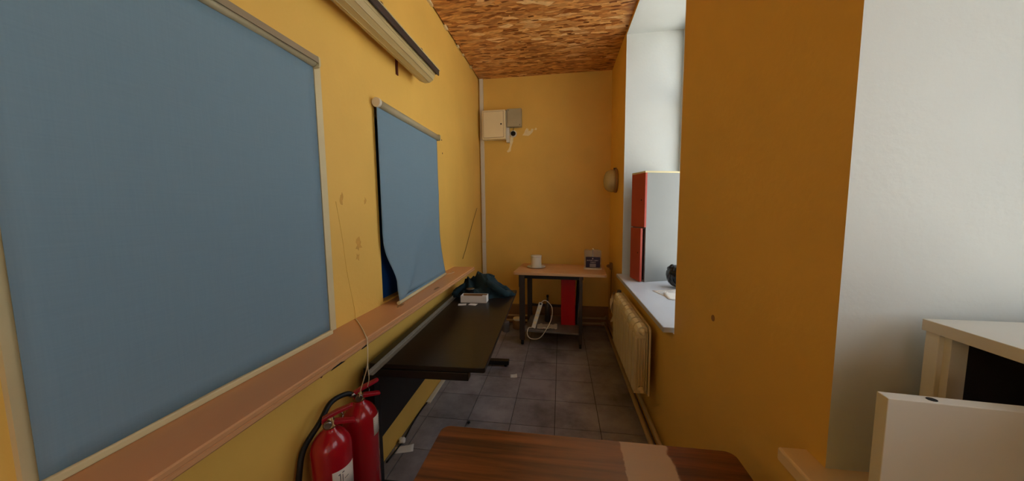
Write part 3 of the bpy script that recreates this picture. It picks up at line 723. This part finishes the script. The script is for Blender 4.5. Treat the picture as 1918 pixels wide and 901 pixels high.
lb = obj('label', box(-.074, .078, -td - .0045, -td - .003, .022, .138), NAVY, jg)
def glyphs(x0, x1, z, h_, seed):
    rnd = random.Random(seed); bm = bmesh.new(); x = x0; y0, y1 = -td - .0052, -td - .0044
    while x < x1 - .004:
        wv = rnd.choice((.005, .006, .007)); s = .0016
        bx(bm, x, x + s, y0, y1, z, z + h_)
        if rnd.random() > .4: bx(bm, x + wv - s, x + wv, y0, y1, z, z + h_)
        for zz in rnd.sample((z, z + h_ / 2 - s / 2, z + h_ - s), rnd.choice((1, 2))): bx(bm, x + s, x + wv - s, y0, y1, zz, zz + s)
        x += wv + .0022
    return bm
obj('printed_line', glyphs(-.062, .004, .093, .012, 1), PRINT, lb); obj('printed_line', glyphs(.012, .066, .093, .012, 5), PRINT, lb)
obj('printed_line', glyphs(-.024, .030, .073, .011, 3), PRINT, lb)
obj('emblem', prism([(-.006, .126), (.006, .126), (.006, .117), (0, .111), (-.006, .117)], -td - .0052, -td - .0044, 'y'), PRINT, lb)
obj('printed_panel', box(-.031, .034, -td - .0052, -td - .0044, .027, .064), GREYP, lb)

fo = thing('box_file', 'bright red upright box file on the shelf under the work table', 'box file', on_tb(.155, .10, .166))
obj('spine', prism(rrect(-.078, .078, -.13, -.118, .005), 0, .53), REDF, fo)
obj('cover', box(-.078, -.072, -.118, .13, .004, .528), REDF, fo); obj('cover', box(.072, .078, -.118, .13, .004, .528), REDF, fo)
obj('paper_block', box(-.070, .070, -.112, .12, .008, .515), PAPER, fo)
bf = thing('black_folder', 'slim black folder leaning beside the red box file', 'folder', on_tb(.245, .10, .166))
bo = obj('cover', prism([(-.006, 0), (.012, 0), (.034, .50), (.016, .50)], -.10, .10, 'y'), BLKR, bf)
obj('paper_edge', prism([(.014, .01), (.020, .01), (.041, .46), (.036, .46)], -.09, .09, 'y'), GREYP, bf)

ps = thing('power_strip', 'white power strip leaning on the table shelf with its cord looping down', 'power strip', on_tb(-.205, -.225, .166))
tl = Matrix.Rotation(.30, 4, 'Y') @ Matrix.Rotation(-.42, 4, 'X')
def tilt(bm):
    bmesh.ops.transform(bm, matrix=tl, verts=bm.verts)
    return bm
ob_ = bmesh.new(); bx(ob_, -.022, .022, -.018, .018, .012, .30)
pb = obj('body', tilt(ob_), PLAST, ps, .004)
for k in range(4):
    sk = lathe([(.016, -.019), (.016, -.022), (.013, -.023)], 16, axis='y')
    bmesh.ops.translate(sk, verts=sk.verts, vec=(0, 0, .07 + k * .055)); obj('socket', tilt(sk), METW, pb)
sw = bmesh.new(); bx(sw, -.010, .010, -.024, -.017, .272, .290); obj('switch', tilt(sw), DARKH, pb)
end = tl @ Vector((0, 0, .30))
obj('cord', tube(spline([tuple(end), (end.x + .05, end.y + .02, end.z + .02), (end.x + .12, end.y - .0, end.z - .05), (end.x + .115, -.03, .12), (.12, -.06, -.02), (.06, -.075, -.075), (-.02, -.075, -.075), (-.055, -.065, -.03), (-.045, -.02, .018), (-.01, .0, .016)]), .0045, 8), PLAST, ps)
bt = thing('slim_bottle', 'slim dark bottle standing behind the power strip under the table', 'bottle', on_tb(-.075, .05, .166))
obj('body', lathe([(.03, 0), (.032, .004), (.032, .17), (.026, .195), (.012, .22), (.011, .29)], 18), DARKSTEEL, bt)
obj('cap', lathe([(.013, .288), (.013, .312), (.0, .313)], 14), DARKH, bt)
tag(solid(obj('plastic_wrapper', grid(14, 10, lambda u, v: ((u - .5) * .22, (v - .5) * .14, .004 + .03 * abs(mnoise.noise(Vector((u * 5, v * 4, 2.2)))))), BAGF, loc=on_tb(-.06, -.14, .167)), .0006), 'crinkled clear wrapper on the grey shelf under the table', 'wrapper')

for k, (x, y, r, hgt, lab, m_) in enumerate(((-.655, 3.745, .046, .12, 'dusty jar with pale lid on the floor, nearer the black desk', GREYSH), (-.530, 3.86, .058, .135, 'wider jar with banded lid on the floor beside the table leg', BROWN))):
    j = thing('jar', lab, 'jar', (x, y, 0), group='jars on the floor under the pipes')
    obj('body', lathe([(r * .9, 0), (r, .006), (r, hgt * .72), (r * .82, hgt * .80)], 22), m_, j)
    l_ = obj('lid', lathe([(r * .86, hgt * .78), (r * .9, hgt * .80), (r * .9, hgt * .97), (r * .84, hgt), (0, hgt)], 22), TAPE if k else GREYP, j)
    obj('lid_band', lathe([(r * .91, hgt * .84), (r * .93, hgt * .86), (r * .93, hgt * .89), (r * .91, hgt * .91)], 22), PAPER if k else GREYSH, l_)

# ------------------------------------------------------------------ pipes and radiator
pa = thing('heating_pipe', 'upper cream heating pipe at the foot of the niche wall and end wall', 'pipe', (B - .032, 4.02, .135), group='cream heating pipes')
obj('long_run', tube([(0, -5.5, 0), (0, -.012, 0)], .013, 12), PIPE, pa)
obj('cross_run', tube([(0, .0, -.025), (A - B + .06, .0, -.025)], .013, 12), PIPE, pa)
obj('elbow', tube(spline([(0, -.03, 0), (0, -.005, -.004), (-.006, 0, -.018), (-.03, 0, -.025)]), .017, 12), PIPE, pa)
pb_ = thing('heating_pipe', 'lower cream heating pipe close to the floor tiles', 'pipe', (B - .05, 4.015, .055), group='cream heating pipes')
obj('long_run', tube([(0, -5.5, 0), (0, -.012, 0)], .015, 12), PIPE, pb_)
obj('cross_run', tube([(0, 0, -.01), (A - B + .08, 0, -.01)], .015, 12), PIPE, pb_)
obj('elbow', tube(spline([(0, -.035, 0), (0, -.006, -.002), (-.006, 0, -.008), (-.035, 0, -.01)]), .019, 12), PIPE, pb_)

rad = thing('radiator', 'cream sectional radiator on the wall under the white sill', 'radiator', (.455, 2.03, .295))
PT, NS = .0955, 9
prof = [(.0, .0), (.0, .355), (.004, .372), (.016, .373), (.016, .378), (.004, .380), (.008, .402), (.020, .424), (.040, .434), (.066, .432), (.074, .424), (.074, .0)]
sm = None
for k in range(NS):
    if sm is None:
        o = obj('section', prism(prof, .007, PT - .007, 'y'), RADM, rad); sm = o.data
    else: o = inst('section', sm, rad, (0, k * PT, 0))
    b_ = o.modifiers.new('bevel', 'BEVEL'); b_.width = .005; b_.segments = 2; b_.limit_method = 'ANGLE'
obj('core', box(.022, .062, .0, NS * PT, .02, .36), RADM, rad)
for x in (.006, .022, .038, .054, .069): obj('end_fin', box(x - .003, x + .003, -.012, .002, .03, .36 if x < .06 else .40), RADM, rad, .002)
obj('back_panel', prism([(-.02, .0), (NS * PT, .0), (NS * PT, .435), (.0, .435), (-.012, .428), (-.018, .416), (-.02, .40)], .078, .088, 'x'), RADM, rad)
for z in (.405, .035):
    obj('end_plug', lathe([(.020, .0), (.020, -.016), (.013, -.018), (.013, -.032), (.009, -.034)], 16, axis='y'), RADM, rad, loc=(.040, 0, z))
obj('valve', lathe([(.018, .0), (.018, .03), (.012, .034), (.012, .06)], 16, axis='y'), CHROME, rad, loc=(.04, NS * PT, .40))
vk = obj('valve_knob', lathe([(.016, 0), (.019, .006), (.019, .03), (.012, .036)], 16), DARKSTEEL, rad, loc=(.055, NS * PT + .03, .41))
obj('riser_pipe', tube(spline([(.045, NS * PT + .05, .40), (.06, NS * PT + .075, .33), (.085, NS * PT + .08, .15), (.088, NS * PT + .08, -.135)]), .011, 10), PIPE, rad)
for y in (.18, .68): obj('wall_hook', box(.086, B - .457, y - .01, y + .01, .34, .36), DARKSTEEL, rad)
bag = solid(obj('plastic_bag', grid(16, 20, lambda u, v: (.455 + .012 * math.sin(v * 9 + u * 3) - .022 * math.sin(u * PI) + .05 * u, 2.93 + .14 * u * (.5 + .6 * math.sin(v * 2.2 + .5)) + .02 * math.sin(v * 7), .70 - .26 * v - .04 * u * v)), BAGF), .0008)
tag(bag, 'thin pale plastic bag hanging off the far end of the radiator', 'bag')

# ------------------------------------------------------------------ red-doored cabinet and things on the far sill
rc = thing('small_cabinet', 'tall narrow cabinet with two coral red doors on the white sill', 'cabinet', (.690, 2.862, .827), math.radians(20))
CH, CWD, CDP = .925, .195, .33
bd = bmesh.new()
obj('side_panel', box(.018, CDP, 0, .016, 0, CH), LAMIN, rc); obj('side_panel', box(.018, CDP, CWD - .016, CWD, 0, CH), LAMIN, rc)
obj('top_panel', box(.0, CDP, -.002, CWD + .002, CH, CH + .014), CREAM, rc)
obj('bottom_panel', box(.018, CDP, .016, CWD - .016, .0, .016), LAMIN, rc)
obj('back_panel', box(CDP - .006, CDP, .016, CWD - .016, .016, CH), LAMIN, rc)
obj('shelf', box(.02, CDP - .006, .016, CWD - .016, .455, .471), LAMIN, rc)
du = obj('door', box(0, .018, -.004, CWD, .470, CH), PINKRED, rc, .0015)
obj('keyhole', lathe([(.006, 0), (.006, -.002)], 10, axis='x'), DARKH, du, loc=(0, .045, .70))
dl_ = obj('door', box(-.018, 0, -CWD, 0, .006, .462), PINKRED, rc, .0015, loc=(.018, CWD, 0), rot=(0, 0, -.14))
obj('keyhole', lathe([(.006, 0), (.006, -.002)], 10, axis='x'), DARKH, dl_, loc=(-.018, -CWD + .045, .25))
obj('side_screw', lathe([(.006, 0), (.006, -.002)], 10, axis='y'), GREYP, rc, loc=(.06, 0, .45))
tag(obj('paper_scrap', box(0, .03, 0, .02, 0, .006), PAPER, loc=(.86, 2.97, .827 + CH + .0142)), 'tiny paper scrap on top of the red-doored cabinet', 'paper')

bb_ = thing('black_bundle', 'glossy black plastic bundle on the white sill beside the cabinet', 'bundle', (.93, 2.70, .827))
bm = bmesh.new(); bmesh.ops.create_icosphere(bm, subdivisions=4, radius=1)
def sgn(v, e): return math.copysign(abs(v) ** e, v)
for v in bm.verts:
    n_ = mnoise.noise(v.co * 2.1 + Vector((2, 5, 1))) * .16 + abs(mnoise.noise(v.co * 4.6)) * .16
    zz = (sgn(v.co.z, .55) + 1) / 2
    wd = (.070 + .030 * math.sin(zz * 2.6)) * (1 + n_)
    v.co = Vector((sgn(v.co.x, .7) * wd + .012 * (1 - zz), sgn(v.co.y, .7) * wd * .8, zz * (.180 + .018 * n_)))
obj('body', bm, BLKBAG, bb_, smooth=True)
obj('rim', tube(spline([(-.078, .0, .160), (-.066, -.02, .180), (-.05, -.02, .174), (-.01, -.03, .170), (.04, -.03, .172), (.07, -.01, .165)]), .010, 10), BLKBAG, bb_, smooth=True)
obj('fold', tube(spline([(-.066, -.02, .178), (-.080, -.045, .12), (-.070, -.055, .06), (-.035, -.06, .012)]), .008, 8), BLKBAG, bb_, smooth=True)
npz = thing('newspaper', 'folded printed paper sheets lying on the white sill', 'paper', (.82, 2.46, .8272), .25)
sh = solid(obj('lower_sheet', grid(8, 8, lambda u, v: ((u - .5) * .20, (v - .5) * .27, .001 + .006 * u * u)), PAPER, npz), .0008)
sh2 = solid(obj('upper_sheet', grid(8, 8, lambda u, v: ((u - .5) * .19 + .015, (v - .5) * .15 - .07, .004 + .010 * v * v)), PAPER, npz, rot=(0, 0, -.3)), .0008)
bm = bmesh.new()
for k in range(9): bx(bm, -.085 + .001 * k, -.02, -.12 + k * .026, -.112 + k * .026, .0022, .0028)
for k in range(9): bx(bm, -.010, .03, -.12 + k * .026, -.112 + k * .026, .0030, .0042)
obj('print_lines', bm, GREYP, npz)

# ------------------------------------------------------------------ grey-white cabinet with an open door on the near sill
gc = thing('open_cabinet', 'low pale grey chipboard cabinet with open compartment on the near sill', 'cabinet', (.70, .722, .87), -.02)
GH, GD, GL = .362, .32, .78
obj('top_panel', box(-.004, GD, -GL, .004, GH - .022, GH), CABG, gc, .001)
obj('side_panel', box(0, GD, -.024, 0, 0, GH - .022), CABG, gc, .001)
obj('side_panel', box(0, GD, -GL, -GL + .024, 0, GH - .022), CABG, gc, .001)
obj('inner_post', box(.008, .034, -.036, -.024, .0, GH - .022), CABG, gc)
obj('bottom_panel', box(0, GD, -GL + .024, -.024, 0, .018), CABG, gc)
obj('shelf', box(.015, GD - .005, -GL + .024, -.036, .19, .206), DARKL, gc)
obj('back_panel', box(GD - .006, GD, -GL + .024, -.024, .018, GH - .022), DARKL, gc)
obj('dark_inner_sheet', box(.035, GD - .006, -.030, -.024, .206, GH - .022), DARKL, gc); obj('dark_inner_sheet', box(.02, GD - .006, -GL + .024, -.036, GH - .026, GH - .022), DARKL, gc)  # thin dark sheets added so the compartment inside comes out near black
dr = obj('door', box(-.205, -.003, -.010, .011, .012, .290), CABG, gc, .001, loc=(0, -.185, 0), rot=(0, 0, -.075))
obj('dowel_hole', lathe([(.006, .0), (.006, .0006)], 14), DARKH, dr, loc=(-.145, .001, .290))
obj('hinge', box(-.02, .004, -.014, -.010, .24, .27), CHROME, dr)

# ------------------------------------------------------------------ varnished oak table in the foreground
ot = thing('wooden_table', 'varnished oak table with a pale worn patch, in the foreground', 'table', (.06, .66, 0))
obj('tabletop', prism(rrect(-.457, .455, -.34, .342, .03, 6), .695, .72), OAK, ot, .003)
obj('apron', box(-.40, .40, .27, .29, .61, .695), OAK, ot); obj('apron', box(-.40, .40, -.29, -.27, .61, .695), OAK, ot)
obj('apron', box(-.42, -.40, -.27, .27, .61, .695), OAK, ot); obj('apron', box(.40, .42, -.27, .27, .61, .695), OAK, ot)
for x in (-.39, .39):
    for y in (-.26, .26):
        bm = bmesh.new(); v = bx(bm, x - .025, x + .025, y - .025, y + .025, 0, .695)
        for q in v[:4]: q.co.x = x + (q.co.x - x) * .7; q.co.y = y + (q.co.y - y) * .7
        obj('leg', bm, OAK, ot, .003)
